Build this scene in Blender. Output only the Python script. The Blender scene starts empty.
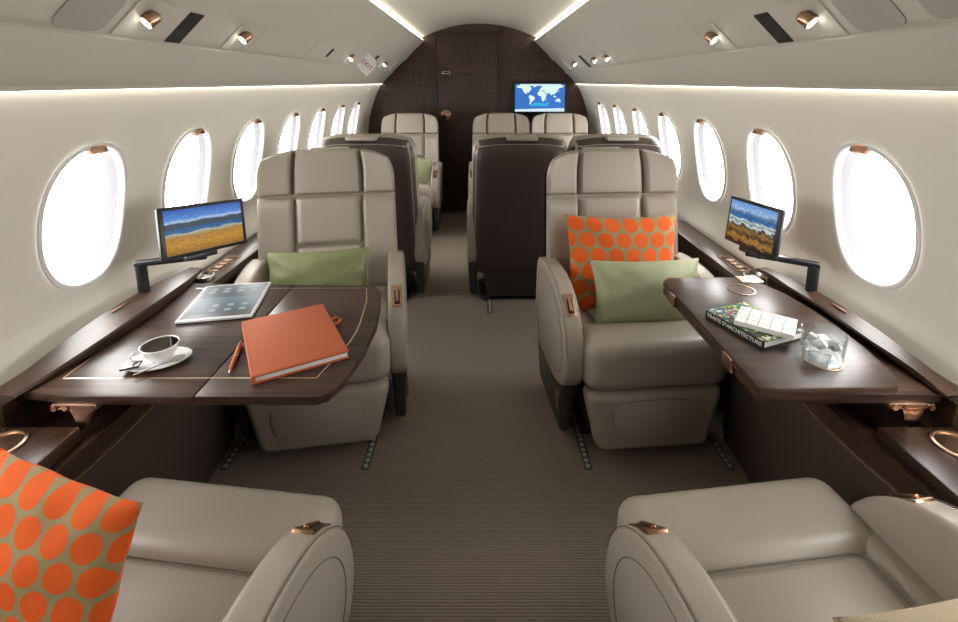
import bpy, bmesh, math, random
from mathutils import Vector, Matrix
random.seed(7)
S = bpy.context.scene
COL = S.collection
PI = math.pi
R = math.radians

# ------------------------------------------------------------ materials
def new_mat(name):
    m = bpy.data.materials.new(name); m.use_nodes = True
    nt = m.node_tree; b = nt.nodes['Principled BSDF']
    return m, nt, b
def N(nt, t, **k):
    n = nt.nodes.new(t)
    for a, v in k.items(): setattr(n, a, v)
    return n
def plain(name, col, rough=.5, metal=0, bump=0, scale=200, coat=0, spec=.5, var=0):
    m, nt, b = new_mat(name)
    b.inputs['Base Color'].default_value = (*col, 1)
    b.inputs['Roughness'].default_value = rough
    b.inputs['Metallic'].default_value = metal
    b.inputs['Coat Weight'].default_value = coat
    b.inputs['Specular IOR Level'].default_value = spec
    if bump or var:
        tc = N(nt, 'ShaderNodeTexCoord'); no = N(nt, 'ShaderNodeTexNoise')
        no.inputs['Scale'].default_value = scale; no.inputs['Detail'].default_value = 3
        nt.links.new(tc.outputs['Object'], no.inputs['Vector'])
        if bump:
            bp = N(nt, 'ShaderNodeBump'); bp.inputs['Strength'].default_value = bump; bp.inputs['Distance'].default_value = .002
            nt.links.new(no.outputs['Fac'], bp.inputs['Height']); nt.links.new(bp.outputs['Normal'], b.inputs['Normal'])
        if var:
            mx = N(nt, 'ShaderNodeMix', data_type='RGBA')
            mx.inputs[6].default_value = (*[c*(1-var) for c in col], 1); mx.inputs[7].default_value = (*[min(1, c*(1+var)) for c in col], 1)
            nt.links.new(no.outputs['Fac'], mx.inputs[0]); nt.links.new(mx.outputs[2], b.inputs['Base Color'])
    return m
def wood(name, axis, dark=(.013,.006,.004), light=(.082,.042,.027), rough=.34):
    m, nt, b = new_mat(name)
    tc = N(nt, 'ShaderNodeTexCoord'); mp = N(nt, 'ShaderNodeMapping')
    sc = [170, 170, 170]; sc[axis] = 4
    mp.inputs['Scale'].default_value = sc
    no = N(nt, 'ShaderNodeTexNoise'); no.inputs['Scale'].default_value = 1; no.inputs['Detail'].default_value = 4
    n2 = N(nt, 'ShaderNodeTexNoise'); n2.inputs['Scale'].default_value = .12; n2.inputs['Detail'].default_value = 3
    ad = N(nt, 'ShaderNodeMath', operation='ADD'); dv = N(nt, 'ShaderNodeMath', operation='MULTIPLY'); dv.inputs[1].default_value = .5
    cr = N(nt, 'ShaderNodeValToRGB')
    cr.color_ramp.elements[0].position = .36; cr.color_ramp.elements[0].color = (*dark, 1)
    cr.color_ramp.elements[1].position = .66; cr.color_ramp.elements[1].color = (*light, 1)
    L = nt.links.new
    L(tc.outputs['Object'], mp.inputs['Vector']); L(mp.outputs[0], no.inputs['Vector']); L(mp.outputs[0], n2.inputs['Vector'])
    L(no.outputs['Fac'], ad.inputs[0]); L(n2.outputs['Fac'], ad.inputs[1]); L(ad.outputs[0], dv.inputs[0]); L(dv.outputs[0], cr.inputs[0])
    L(cr.outputs[0], b.inputs['Base Color'])
    bp = N(nt, 'ShaderNodeBump'); bp.inputs['Strength'].default_value = .12; bp.inputs['Distance'].default_value = .001
    L(no.outputs['Fac'], bp.inputs['Height']); L(bp.outputs[0], b.inputs['Normal'])
    b.inputs['Roughness'].default_value = rough
    b.inputs['Specular IOR Level'].default_value = .45; b.inputs['Coat Weight'].default_value = .1; b.inputs['Coat Roughness'].default_value = .25
    return m
def emit(name, col, st):
    m, nt, b = new_mat(name)
    b.inputs['Base Color'].default_value = (0, 0, 0, 1)
    b.inputs['Emission Color'].default_value = (*col, 1); b.inputs['Emission Strength'].default_value = st
    return m
def ramp_mat(name, stops, rough=.5):
    pass

M = {}
M['leather'] = plain('seat_leather', (.355, .308, .258), .38, bump=.15, scale=500, var=.03)
M['leather_seam'] = plain('seat_piping', (.16, .135, .11), .55)
M['shell'] = plain('brown_leather', (.050, .036, .030), .45, bump=.15, scale=500)
M['base'] = plain('seat_base_paint', (.035, .028, .024), .4)
M['bronze'] = plain('bronze', (.50, .31, .215), .27, metal=1)
M['dark_slot'] = plain('slot_black', (.012, .011, .010), .4)
M['black'] = plain('black_plastic', (.012, .013, .016), .35)
M['blackpanel'] = plain('black_grille', (.010, .009, .008), .6)
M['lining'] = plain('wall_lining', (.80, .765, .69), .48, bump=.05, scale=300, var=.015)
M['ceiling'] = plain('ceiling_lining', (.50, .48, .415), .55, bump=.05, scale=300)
M['grille'] = plain('speaker_cloth', (.36, .335, .30), .8, bump=.4, scale=900)
M['white_plastic'] = plain('white_frame', (.80, .80, .80), .35)
M['wood_x'] = wood('wenge_across', 0); M['wood_y'] = wood('wenge_along', 1)
M['kick'] = plain('kick_leather', (.060, .040, .031), .5, bump=.12, scale=400)
M['steel'] = plain('steel', (.62, .60, .57), .25, metal=1)
M['track'] = plain('track_dark', (.16, .15, .14), .4, metal=.6); M['track_light'] = plain('track_light', (.55, .54, .5), .35, metal=.3)
M['reveal'] = plain('window_reveal_grey', (.105, .10, .11), .6)
M['champagne'] = plain('champagne_metal', (.80, .62, .46), .28, metal=1)
M['porcelain'] = plain('porcelain', (.86, .87, .88), .12, coat=.5)
M['coffee'] = plain('coffee', (.012, .006, .004), .04)
M['choc'] = plain('chocolate_wrapper', (.035, .014, .012), .25)
M['orange_leather'] = plain('orange_leather', (.48, .11, .038), .6, bump=.3, scale=700, var=.14)
M['paper'] = plain('paper', (.78, .78, .76), .7)
M['white_book'] = plain('white_card', (.84, .84, .83), .5)
M['grey_line'] = plain('grey_line', (.35, .35, .36), .6)
M['alu'] = plain('aluminium_white', (.78, .80, .82), .25)
M['green'] = plain('green_silk', (.20, .22, .10), .42, bump=.25, scale=60, var=.18)
M['green_pale'] = plain('pale_green_silk', (.34, .37, .22), .42, bump=.25, scale=60, var=.14)
M['tan'] = plain('tan_linen', (.52, .42, .28), .75, bump=.5, scale=500, var=.12)
M['red'] = plain('sign_red', (.45, .02, .05), .5)
M['led'] = emit('led_strip', (1, .93, .78), 8.0)
M['led_ceiling'] = emit('cove_strip', (1, .93, .78), 10.0)
M['lens'] = emit('lamp_lens', (1, .95, .86), 9.0)
M['spine_black'] = plain('spine_black', (.015, .018, .016), .4)
M['white_letter'] = plain('white_letter', (.85, .85, .82), .5)

# carpet
m, nt, b = new_mat('carpet'); M['carpet'] = m
tc = N(nt, 'ShaderNodeTexCoord'); L = nt.links.new
wv = N(nt, 'ShaderNodeTexWave', wave_type='BANDS', bands_direction='Y'); wv.inputs['Scale'].default_value = 38; wv.inputs['Distortion'].default_value = .5
wv.inputs['Detail'].default_value = 2; wv.inputs['Detail Scale'].default_value = 6
no = N(nt, 'ShaderNodeTexNoise'); no.inputs['Scale'].default_value = 260; no.inputs['Detail'].default_value = 3
ml = N(nt, 'ShaderNodeMath', operation='MULTIPLY'); ad = N(nt, 'ShaderNodeMath', operation='ADD')
L(tc.outputs['Object'], wv.inputs['Vector']); L(tc.outputs['Object'], no.inputs['Vector'])
ml.inputs[1].default_value = .7; L(no.outputs['Fac'], ml.inputs[0]); L(ml.outputs[0], ad.inputs[0]); L(wv.outputs['Fac'], ad.inputs[1])
cr = N(nt, 'ShaderNodeValToRGB'); cr.color_ramp.elements[0].position = .2; cr.color_ramp.elements[1].position = 1.2
cr.color_ramp.elements[0].color = (.20, .158, .128, 1); cr.color_ramp.elements[1].color = (.33, .268, .222, 1)
L(ad.outputs[0], cr.inputs[0]); L(cr.outputs[0], b.inputs['Base Color'])
bp = N(nt, 'ShaderNodeBump'); bp.inputs['Strength'].default_value = .6; bp.inputs['Distance'].default_value = .004
L(ad.outputs[0], bp.inputs['Height']); L(bp.outputs[0], b.inputs['Normal']); b.inputs['Roughness'].default_value = .9
b.inputs['Specular IOR Level'].default_value = .15

# bulkhead: dark woven veneer
m, nt, b = new_mat('woven_veneer'); M['weave'] = m; L = nt.links.new
tc = N(nt, 'ShaderNodeTexCoord')
mp1 = N(nt, 'ShaderNodeMapping'); mp1.inputs['Scale'].default_value = (4, 1, 90); mp2 = N(nt, 'ShaderNodeMapping'); mp2.inputs['Scale'].default_value = (90, 1, 4)
a1 = N(nt, 'ShaderNodeTexNoise'); a1.inputs['Scale'].default_value = 1; a2 = N(nt, 'ShaderNodeTexNoise'); a2.inputs['Scale'].default_value = 1
ad = N(nt, 'ShaderNodeMath', operation='ADD'); hf = N(nt, 'ShaderNodeMath', operation='MULTIPLY'); hf.inputs[1].default_value = .5
cr = N(nt, 'ShaderNodeValToRGB'); cr.color_ramp.elements[0].position = .38; cr.color_ramp.elements[1].position = .64
cr.color_ramp.elements[0].color = (.019, .0085, .006, 1); cr.color_ramp.elements[1].color = (.072, .034, .024, 1)
for x in (mp1, mp2): L(tc.outputs['Object'], x.inputs['Vector'])
L(mp1.outputs[0], a1.inputs['Vector']); L(mp2.outputs[0], a2.inputs['Vector']); L(a1.outputs['Fac'], ad.inputs[0]); L(a2.outputs['Fac'], ad.inputs[1])
L(ad.outputs[0], hf.inputs[0]); L(hf.outputs[0], cr.inputs[0]); L(cr.outputs[0], b.inputs['Base Color']); b.inputs['Roughness'].default_value = .5

# polka-dot cushion cloth (UV in dot pitches)
def polka(name, rad):
    m, nt, b = new_mat(name); L = nt.links.new
    uv = N(nt, 'ShaderNodeUVMap')
    outs = []
    for off in ((0, 0), (.5, .8660254)):
        sx = N(nt, 'ShaderNodeVectorMath', operation='ADD'); sx.inputs[1].default_value = (off[0], off[1], 0)
        wr = N(nt, 'ShaderNodeVectorMath', operation='WRAP'); wr.inputs[1].default_value = (.5, .8660254, 1); wr.inputs[2].default_value = (-.5, -.8660254, -1)
        ln = N(nt, 'ShaderNodeVectorMath', operation='LENGTH')
        L(uv.outputs[0], sx.inputs[0]); L(sx.outputs[0], wr.inputs[0]); L(wr.outputs[0], ln.inputs[0]); outs.append(ln)
    mn = N(nt, 'ShaderNodeMath', operation='MINIMUM'); L(outs[0].outputs['Value'], mn.inputs[0]); L(outs[1].outputs['Value'], mn.inputs[1])
    lt = N(nt, 'ShaderNodeMath', operation='LESS_THAN'); lt.inputs[1].default_value = rad; L(mn.outputs[0], lt.inputs[0])
    mx = N(nt, 'ShaderNodeMix', data_type='RGBA'); mx.inputs[6].default_value = (.34, .27, .14, 1); mx.inputs[7].default_value = (.78, .125, .020, 1)
    L(lt.outputs[0], mx.inputs[0])
    tc = N(nt, 'ShaderNodeTexCoord'); no = N(nt, 'ShaderNodeTexNoise'); no.inputs['Scale'].default_value = 500
    L(tc.outputs['Object'], no.inputs['Vector'])
    bp = N(nt, 'ShaderNodeBump'); bp.inputs['Strength'].default_value = .5; bp.inputs['Distance'].default_value = .002
    L(no.outputs['Fac'], bp.inputs['Height']); L(bp.outputs[0], b.inputs['Normal'])
    L(mx.outputs[2], b.inputs['Base Color']); b.inputs['Roughness'].default_value = .75; b.inputs['Specular IOR Level'].default_value = .2
    return m
M['polka'] = polka('polka_cloth', .425)

# window pane: clear acrylic
m, nt, b = new_mat('window_acrylic'); M['pane'] = m
tr = N(nt, 'ShaderNodeBsdfTransparent'); gl = N(nt, 'ShaderNodeBsdfGlossy'); gl.inputs['Roughness'].default_value = .02
mx = N(nt, 'ShaderNodeMixShader'); mx.inputs[0].default_value = .04
nt.links.new(tr.outputs[0], mx.inputs[1]); nt.links.new(gl.outputs[0], mx.inputs[2]); nt.links.new(mx.outputs[0], nt.nodes['Material Output'].inputs[0])
# drinking glass
m, nt, b = new_mat('glass'); M['glass'] = m
tr = N(nt, 'ShaderNodeBsdfTransparent'); tr.inputs[0].default_value = (.93, .95, .95, 1); gl = N(nt, 'ShaderNodeBsdfGlossy'); gl.inputs['Roughness'].default_value = .02
lw = N(nt, 'ShaderNodeLayerWeight'); lw.inputs[0].default_value = .35; pw = N(nt, 'ShaderNodeMath', operation='POWER'); pw.inputs[1].default_value = 2.0; ma = N(nt, 'ShaderNodeMath', operation='MULTIPLY_ADD'); ma.inputs[1].default_value = .6; ma.inputs[2].default_value = .05
nt.links.new(lw.outputs['Facing'], pw.inputs[0]); nt.links.new(pw.outputs[0], ma.inputs[0]); mx = N(nt, 'ShaderNodeMixShader'); nt.links.new(ma.outputs[0], mx.inputs[0])
nt.links.new(tr.outputs[0], mx.inputs[1]); nt.links.new(gl.outputs[0], mx.inputs[2]); nt.links.new(mx.outputs[0], nt.nodes['Material Output'].inputs[0])
m, nt, b = new_mat('crushed_ice'); M['ice'] = m
b.inputs['Base Color'].default_value = (.92, .93, .93, 1); b.inputs['Roughness'].default_value = .15; b.inputs['Transmission Weight'].default_value = .1; b.inputs['IOR'].default_value = 1.31

# ---- pictures on the screens: colours by height on the picture plus noise
def picture(name, stops, noise_scale, noise_amt, strength=1.0, speck=None, slope=0):
    m, nt, b = new_mat(name); L = nt.links.new
    uv = N(nt, 'ShaderNodeUVMap'); sp = N(nt, 'ShaderNodeSeparateXYZ'); L(uv.outputs[0], sp.inputs[0])
    no = N(nt, 'ShaderNodeTexNoise'); no.inputs['Scale'].default_value = noise_scale; no.inputs['Detail'].default_value = 6; L(uv.outputs[0], no.inputs['Vector'])
    sb = N(nt, 'ShaderNodeMath', operation='SUBTRACT'); sb.inputs[1].default_value = .5; L(no.outputs['Fac'], sb.inputs[0])
    ml = N(nt, 'ShaderNodeMath', operation='MULTIPLY'); ml.inputs[1].default_value = noise_amt; L(sb.outputs[0], ml.inputs[0])
    # less wobble in the sky
    iv = N(nt, 'ShaderNodeMath', operation='SUBTRACT'); iv.inputs[0].default_value = 1.05; L(sp.outputs[1], iv.inputs[1])
    m2 = N(nt, 'ShaderNodeMath', operation='MULTIPLY'); L(ml.outputs[0], m2.inputs[0]); L(iv.outputs[0], m2.inputs[1])
    sl = N(nt, 'ShaderNodeMath', operation='MULTIPLY_ADD'); sl.inputs[1].default_value = slope; L(sp.outputs[0], sl.inputs[0]); L(m2.outputs[0], sl.inputs[2])
    ad = N(nt, 'ShaderNodeMath', operation='ADD'); L(sp.outputs[1], ad.inputs[0]); L(sl.outputs[0], ad.inputs[1])
    cr = N(nt, 'ShaderNodeValToRGB'); L(ad.outputs[0], cr.inputs[0])
    els = cr.color_ramp.elements
    els[0].position, els[0].color = stops[0][0], (*stops[0][1], 1)
    els[1].position, els[1].color = stops[-1][0], (*stops[-1][1], 1)
    for p, c in stops[1:-1]:
        e = els.new(p); e.color = (*c, 1)
    n2 = N(nt, 'ShaderNodeTexNoise'); n2.inputs['Scale'].default_value = 22; n2.inputs['Detail'].default_value = 5; L(uv.outputs[0], n2.inputs['Vector'])
    mr = N(nt, 'ShaderNodeMapRange'); mr.inputs[1].default_value = .3; mr.inputs[2].default_value = .7
    mr.inputs[3].default_value = speck or .7; mr.inputs[4].default_value = 1.25; L(n2.outputs['Fac'], mr.inputs[0])
    mv = N(nt, 'ShaderNodeVectorMath', operation='SCALE'); L(cr.outputs[0], mv.inputs[0]); L(mr.outputs[0], mv.inputs['Scale'])
    b.inputs['Base Color'].default_value = (.004, .004, .004, 1); b.inputs['Roughness'].default_value = .35; b.inputs['Specular IOR Level'].default_value = .25
    L(mv.outputs[0], b.inputs['Emission Color']); b.inputs['Emission Strength'].default_value = strength
    return m
M['pic_field'] = picture('screen_mountain_bay', [(0, (.30, .13, .01)), (.20, (.50, .24, .02)), (.36, (.40, .20, .03)), (.40, (.30, .30, .12)), (.44, (.45, .45, .38)), (.47, (.02, .13, .30)), (.56, (.012, .08, .26)), (.58, (.03, .06, .07)), (.68, (.04, .06, .10)), (.71, (.40, .55, .80)), (.78, (.08, .24, .66)), (1, (.015, .08, .40))], 5, .30, .95, slope=-.02)
M['pic_rocks'] = picture('screen_rocky_coast', [(0, (.03, .02, .01)), (.12, (.42, .22, .05)), (.22, (.04, .02, .01)), (.34, (.30, .17, .05)), (.42, (.03, .03, .03)), (.46, (.75, .80, .80)), (.52, (.10, .20, .20)), (.56, (.70, .78, .80)), (.62, (.04, .16, .36)), (.72, (.03, .14, .38)), (.735, (.15, .22, .40)), (.78, (.18, .28, .50)), (.80, (.35, .55, .85)), (1, (.12, .32, .72))], 7, .55, .95, speck=.5, slope=-.02)
M['pic_blue'] = picture('tablet_water_wallpaper', [(0, (.02, .08, .12)), (.3, (.03, .16, .24)), (.55, (.10, .28, .36)), (.6, (.015, .04, .06)), (.8, (.06, .14, .18)), (1, (.10, .20, .26))], 3, .2, .4)
M['map_sea'] = emit('map_sea', (.03, .17, .58), 1.0)
M['map_shelf'] = emit('map_shelf_sea', (.02, .45, .78), 1.0)
M['map_land'] = emit('map_land', (.72, .92, .90), 1.0)
M['map_bar'] = emit('map_bar', (.66, .84, .95), 1.0)
M['icon'] = emit('tablet_icon', (.40, .50, .50), .6)
for k, c in dict(c_green=(.10, .28, .06), c_yellow=(.65, .58, .05), c_red=(.50, .04, .03), c_blue=(.05, .25, .45), c_white=(.7, .72, .7), c_black=(.03, .04, .04)).items():
    M[k] = plain('print_' + k[2:], c, .35)

# ------------------------------------------------------------ mesh helpers
def mesh_obj(name, verts, faces, mat, parent=None, smooth=40, uvs=None, mats=None, fm=None):
    me = bpy.data.meshes.new(name); me.from_pydata([tuple(v) for v in verts], [], faces)
    for mm in (mats or [mat]): me.materials.append(M[mm] if isinstance(mm, str) else mm)
    if fm:
        for p, i in zip(me.polygons, fm): p.material_index = i
    if uvs:
        ul = me.uv_layers.new(name='UVMap')
        for lp in me.loops: ul.data[lp.index].uv = uvs[lp.vertex_index]
    bm = bmesh.new(); bm.from_mesh(me); bmesh.ops.recalc_face_normals(bm, faces=bm.faces); bm.to_mesh(me); bm.free()
    if smooth:
        for p in me.polygons: p.use_smooth = True
        me.set_sharp_from_angle(angle=R(smooth))
    o = bpy.data.objects.new(name, me); COL.objects.link(o)
    if parent is not None: o.parent = parent
    return o
class MB:
    def __init__(s): s.v = []; s.f = []; s.m = []; s.mi = 0
    def add(s, v, f, mi=None):
        n = len(s.v); s.v += [Vector(q) for q in v]; s.f += [[i+n for i in q] for q in f]; s.m += [s.mi if mi is None else mi]*len(f); return s
    def box(s, a, b, mi=None, mt=None):
        x0, y0, z0 = a; x1, y1, z1 = b
        v = [(x, y, z) for x in (x0, x1) for y in (y0, y1) for z in (z0, z1)]
        if mt: v = [mt @ Vector(q) for q in v]
        return s.add(v, [(0,1,3,2),(4,6,7,5),(0,4,5,1),(2,3,7,6),(0,2,6,4),(1,5,7,3)], mi)
    def rbox(s, a, b, r, seg=3, taper=(1,1), mt=None, mi=None):      # box with rounded edges, optional taper at the bottom
        bm = bmesh.new(); bmesh.ops.create_cube(bm, size=1)
        c = [(a[i]+b[i])/2 for i in range(3)]; d = [b[i]-a[i] for i in range(3)]
        for v in bm.verts:
            t = taper if v.co.z < 0 else (1, 1)
            v.co = Vector((c[0]+v.co.x*d[0]*t[0], c[1]+v.co.y*d[1]*t[1], c[2]+v.co.z*d[2]))
        bmesh.ops.bevel(bm, geom=bm.edges[:], offset=r, segments=seg, profile=.5, affect='EDGES')
        bm.verts.index_update()
        v = [(mt @ q.co if mt else q.co.copy()) for q in bm.verts]; f = [[q.index for q in p.verts] for p in bm.faces]; bm.free()
        return s.add(v, f, mi)
    def prism(s, pts, axis, a, b, r=0, seg=3, mi=None, mt=None):      # polygon in the two other axes, extruded along axis
        def P(p, h):
            return {0: (h, p[0], p[1]), 1: (p[0], h, p[1]), 2: (p[0], p[1], h)}[axis]
        bm = bmesh.new()
        lo = [bm.verts.new(P(p, a)) for p in pts]; hi = [bm.verts.new(P(p, b)) for p in pts]; n = len(pts)
        f0 = bm.faces.new(lo); f1 = bm.faces.new(hi[::-1])
        for i in range(n): bm.faces.new([lo[i], hi[i], hi[(i+1) % n], lo[(i+1) % n]])
        bmesh.ops.recalc_face_normals(bm, faces=bm.faces)
        if r:
            es = list({e for f in (f0, f1) for e in f.edges})
            bmesh.ops.bevel(bm, geom=es, offset=r, segments=seg, profile=.5, affect='EDGES')
        bm.verts.index_update()
        v = [(mt @ q.co if mt else q.co.copy()) for q in bm.verts]; f = [[q.index for q in p.verts] for p in bm.faces]; bm.free()
        return s.add(v, f, mi)
    def tube(s, pts, r, n=10, closed=False, mi=None):
        pts = [Vector(p) for p in pts]; k = len(pts); rings = []
        up = Vector((0, 0, 1))
        for i, p in enumerate(pts):
            if closed: t = pts[(i+1) % k]-pts[i-1]
            else: t = pts[min(i+1, k-1)]-pts[max(i-1, 0)]
            t.normalize(); a = t.cross(up)
            if a.length < .05: a = t.cross(Vector((1, 0, 0)))
            a.normalize(); bb = a.cross(t); rr = r[i] if isinstance(r, (list, tuple)) else r
            rings.append([p + (a*math.cos(2*PI*j/n)+bb*math.sin(2*PI*j/n))*rr for j in range(n)])
        v = [q for rg in rings for q in rg]; f = []
        for i in range(k if closed else k-1):
            for j in range(n):
                f.append((i*n+j, i*n+(j+1) % n, ((i+1) % k)*n+(j+1) % n, ((i+1) % k)*n+j))
        if not closed: f += [list(range(n))[::-1], [(k-1)*n+j for j in range(n)]]
        return s.add(v, f, mi)
    def lathe(s, prof, n=40, c=(0, 0, 0), sx=1, sy=1, mi=None):
        v = []; f = []
        for r, z in prof:
            v += [(c[0]+r*sx*math.cos(2*PI*j/n), c[1]+r*sy*math.sin(2*PI*j/n), c[2]+z) for j in range(n)]
        for i in range(len(prof)-1):
            for j in range(n): f.append((i*n+j, i*n+(j+1) % n, (i+1)*n+(j+1) % n, (i+1)*n+j))
        f.append(list(range(n))[::-1]); f.append([(len(prof)-1)*n+j for j in range(n)])
        return s.add(v, f, mi)
    def grid(s, fn, nu, nv, mi=None):
        v = [fn(i/nu, j/nv) for j in range(nv+1) for i in range(nu+1)]
        f = [(j*(nu+1)+i, j*(nu+1)+i+1, (j+1)*(nu+1)+i+1, (j+1)*(nu+1)+i) for j in range(nv) for i in range(nu)]
        return s.add(v, f, mi)
    def build(s, name, mat, parent=None, smooth=40, uvs=None, mats=None):
        return mesh_obj(name, s.v, s.f, mat, parent, smooth, uvs, mats, s.m if mats else None)
def tag(o, label, cat, group=None):
    o['label'] = label; o['category'] = cat
    if group: o['group'] = group
    return o
def thing(name, label, cat, loc=(0, 0, 0), rz=0, group=None):
    o = bpy.data.objects.new(name, None); COL.objects.link(o); o.empty_display_size = .05
    o.location = loc; o.rotation_euler = (0, 0, rz)
    return tag(o, label, cat, group)
def struct(o): o['kind'] = 'structure'; return o
def copy_tree(o, parent=None):
    c = o.copy(); COL.objects.link(c)
    if parent is not None: c.parent = parent
    for ch in list(o.children): copy_tree(ch, c)
    return c
def ease(u, p=8): return math.sqrt(max(0, 1-abs(2*u-1)**p))
def smooth_poly(pts, it=2):
    for _ in range(it):
        q = []
        for i in range(len(pts)):
            a, b = pts[i], pts[(i+1) % len(pts)]
            q += [tuple(a[k]*.75+b[k]*.25 for k in range(len(a))), tuple(a[k]*.25+b[k]*.75 for k in range(len(a)))]
        pts = q
    return pts

# ------------------------------------------------------------ cabin shell
Y0, Y1 = -1.5, 4.85
WZ, WA, WB = .956, .14, .193
WY = [.34+.48*k for k in range(9)]
def wx(z):
    if z >= .744: return math.sqrt(1.261-(z-.744)**2)
    if z >= .62: return 1.123-.05*((.744-z)/.124)**1.4
    return 1.073
def oval(t, a, b, p=2.35):
    c, s = math.cos(t), math.sin(t)
    return a*math.copysign(abs(c)**(2/p), c), b*math.copysign(abs(s)**(2/p), s)
ZB, ZT = .60, 1.31
def wall(side, name):
    mb = MB(); sg = side
    def P(y, z): return (sg*wx(z), y, z)
    NO = 48
    for y in WY:
        y0, y1 = y-.24, y+.24; zb, zt = .72, 1.20
        rings = []
        for k in range(5):
            w = k/4; ring = []
            for i in range(NO):
                t = 2*PI*i/NO; oy, oz = oval(t, WA, WB)
                c, s_ = math.cos(t), math.sin(t)
                q = max(abs(c)/1, abs(s_)/1); ry, rz_ = c/q*.24, s_/q*.24
                ring.append(P(y+oy*(1-w)+ry*w, (WZ+oz)*(1-w)+(.96+rz_)*w))
            rings.append(ring)
        v = [q for r_ in rings for q in r_]
        f = [(k*NO+i, k*NO+(i+1) % NO, (k+1)*NO+(i+1) % NO, (k+1)*NO+i) for k in range(4) for i in range(NO)]
        mb.add(v, f)
    ya, yb = WY[0]-.24, WY[-1]+.24
    mb.grid(lambda u, v: P(ya+(yb-ya)*u, 1.20+(ZT-1.20)*v), 9, 8)
    mb.grid(lambda u, v: P(ya+(yb-ya)*u, ZB+(.72-ZB)*v), 9, 8)
    for a, b_ in ((Y0, ya), (yb, Y1)): mb.grid(lambda u, v: P(a+(b_-a)*u, ZB+(ZT-ZB)*v), 2, 24)
    mb.grid(lambda u, v: (sg*1.073, Y0+(Y1-Y0)*u, ZB*v), 1, 1)
    # outer skin keeps daylight out everywhere but the windows
    return struct(mb.build(name, 'lining', smooth=60))
wall(-1, 'wall_left'); wall(1, 'wall_right')

def window(side, y, idx):
    sg = side; root = struct(bpy.data.objects.new('window_%d' % idx, None)); COL.objects.link(root)
    NO = 48
    def ring(a, b, d):
        out = []
        for i in range(NO):
            oy, oz = oval(2*PI*i/NO, a, b); z = WZ+oz
            out.append(Vector((sg*(wx(z)+d), y+oy, z)))
        return out
    rs = [ring(WA+.013, WB+.013, -.002), ring(WA+.012, WB+.012, -.007), ring(WA+.003, WB+.003, -.008), ring(WA-.003, WB-.003, -.003), ring(WA-.005, WB-.005, .012), ring(WA-.007, WB-.007, .040)]
    for nm_, mat_, rg in (('window_frame', 'white_plastic', rs[:5]), ('window_reveal', 'reveal', rs[4:])):
        mb = MB(); v = [q for r_ in rg for q in r_]
        mb.add(v, [(k*NO+i, k*NO+(i+1) % NO, (k+1)*NO+(i+1) % NO, (k+1)*NO+i) for k in range(len(rg)-1) for i in range(NO)])
        mb.build(nm_, mat_, root, 50)
    rr = ring(WA-.007, WB-.007, .037)
    MB().add(rr, [list(range(NO))]).build('window_pane', 'pane', root, 0)
    z = WZ+WB-.004; x = wx(z)
    mt = Matrix.Translation((sg*(x-.002), y, z)) @ Matrix.Rotation(sg*R(18), 4, 'Y')
    MB().rbox((-.014, -.026, -.015), (.012, .026, .008), .003, 2, mt=mt).build('shade_handle', 'bronze', root)
    l = bpy.data.lights.new('window_portal', 'AREA'); l.shape = 'RECTANGLE'; l.size = .30; l.size_y = .40; l.cycles.is_portal = True
    lo = bpy.data.objects.new('window_portal', l); COL.objects.link(lo); lo.location = (sg*(wx(WZ)+.055), y, WZ)
    lo.rotation_euler = (0, sg*R(90), 0); lo.parent = root
n = 1
for y in WY: window(-1, y, n); n += 1
for y in WY: window(1, y, n); n += 1

def strip(name, pts, mat, smooth=30, side=0):
    """cross-section polyline (x,z) swept along the cabin"""
    mb = MB(); k = len(pts)
    v = [(p[0], Y0, p[1]) for p in pts]+[(p[0], Y1, p[1]) for p in pts]
    mb.add(v, [(i, i+1, k+i+1, k+i) for i in range(k-1)])
    return mb.build(name, mat, None, smooth)
E_ = (.848, 1.422); F_ = (.736, 1.528); C_ = (.544, 1.72)
n_t = 1
for sg, nm in ((-1, 'left'), (1, 'right')):
    X = lambda p: [(sg*a, b) for a, b in p]
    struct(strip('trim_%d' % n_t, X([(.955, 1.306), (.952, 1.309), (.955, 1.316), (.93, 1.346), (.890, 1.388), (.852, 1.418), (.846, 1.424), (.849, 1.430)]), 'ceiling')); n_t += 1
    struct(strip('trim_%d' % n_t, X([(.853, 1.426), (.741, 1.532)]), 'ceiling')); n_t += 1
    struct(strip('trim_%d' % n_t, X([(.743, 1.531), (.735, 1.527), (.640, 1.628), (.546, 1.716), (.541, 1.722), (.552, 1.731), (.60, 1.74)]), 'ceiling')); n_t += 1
    # light strips
    o = strip('cove_light_strip', X([(.5445, 1.7285), (.557, 1.742)]), 'led_ceiling')
    tag(o, 'glowing light strip along the ceiling cove on the %s side' % nm, 'light')
    o = strip('valance_light_strip', X([(.988, 1.3015), (.956, 1.3055)]), 'led')
    tag(o, 'thin glowing light strip above the %s windows' % nm, 'light')
# centre ceiling
pts = []
for i in range(25):
    t = -1+2*i/24; pts.append((t*.60, 1.885-.155*abs(t)**2.1))
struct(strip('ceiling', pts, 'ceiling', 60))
fl = MB().box((-1.12, Y0, -.03), (1.12, Y1, 0)).build('floor', 'carpet'); struct(fl)

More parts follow.
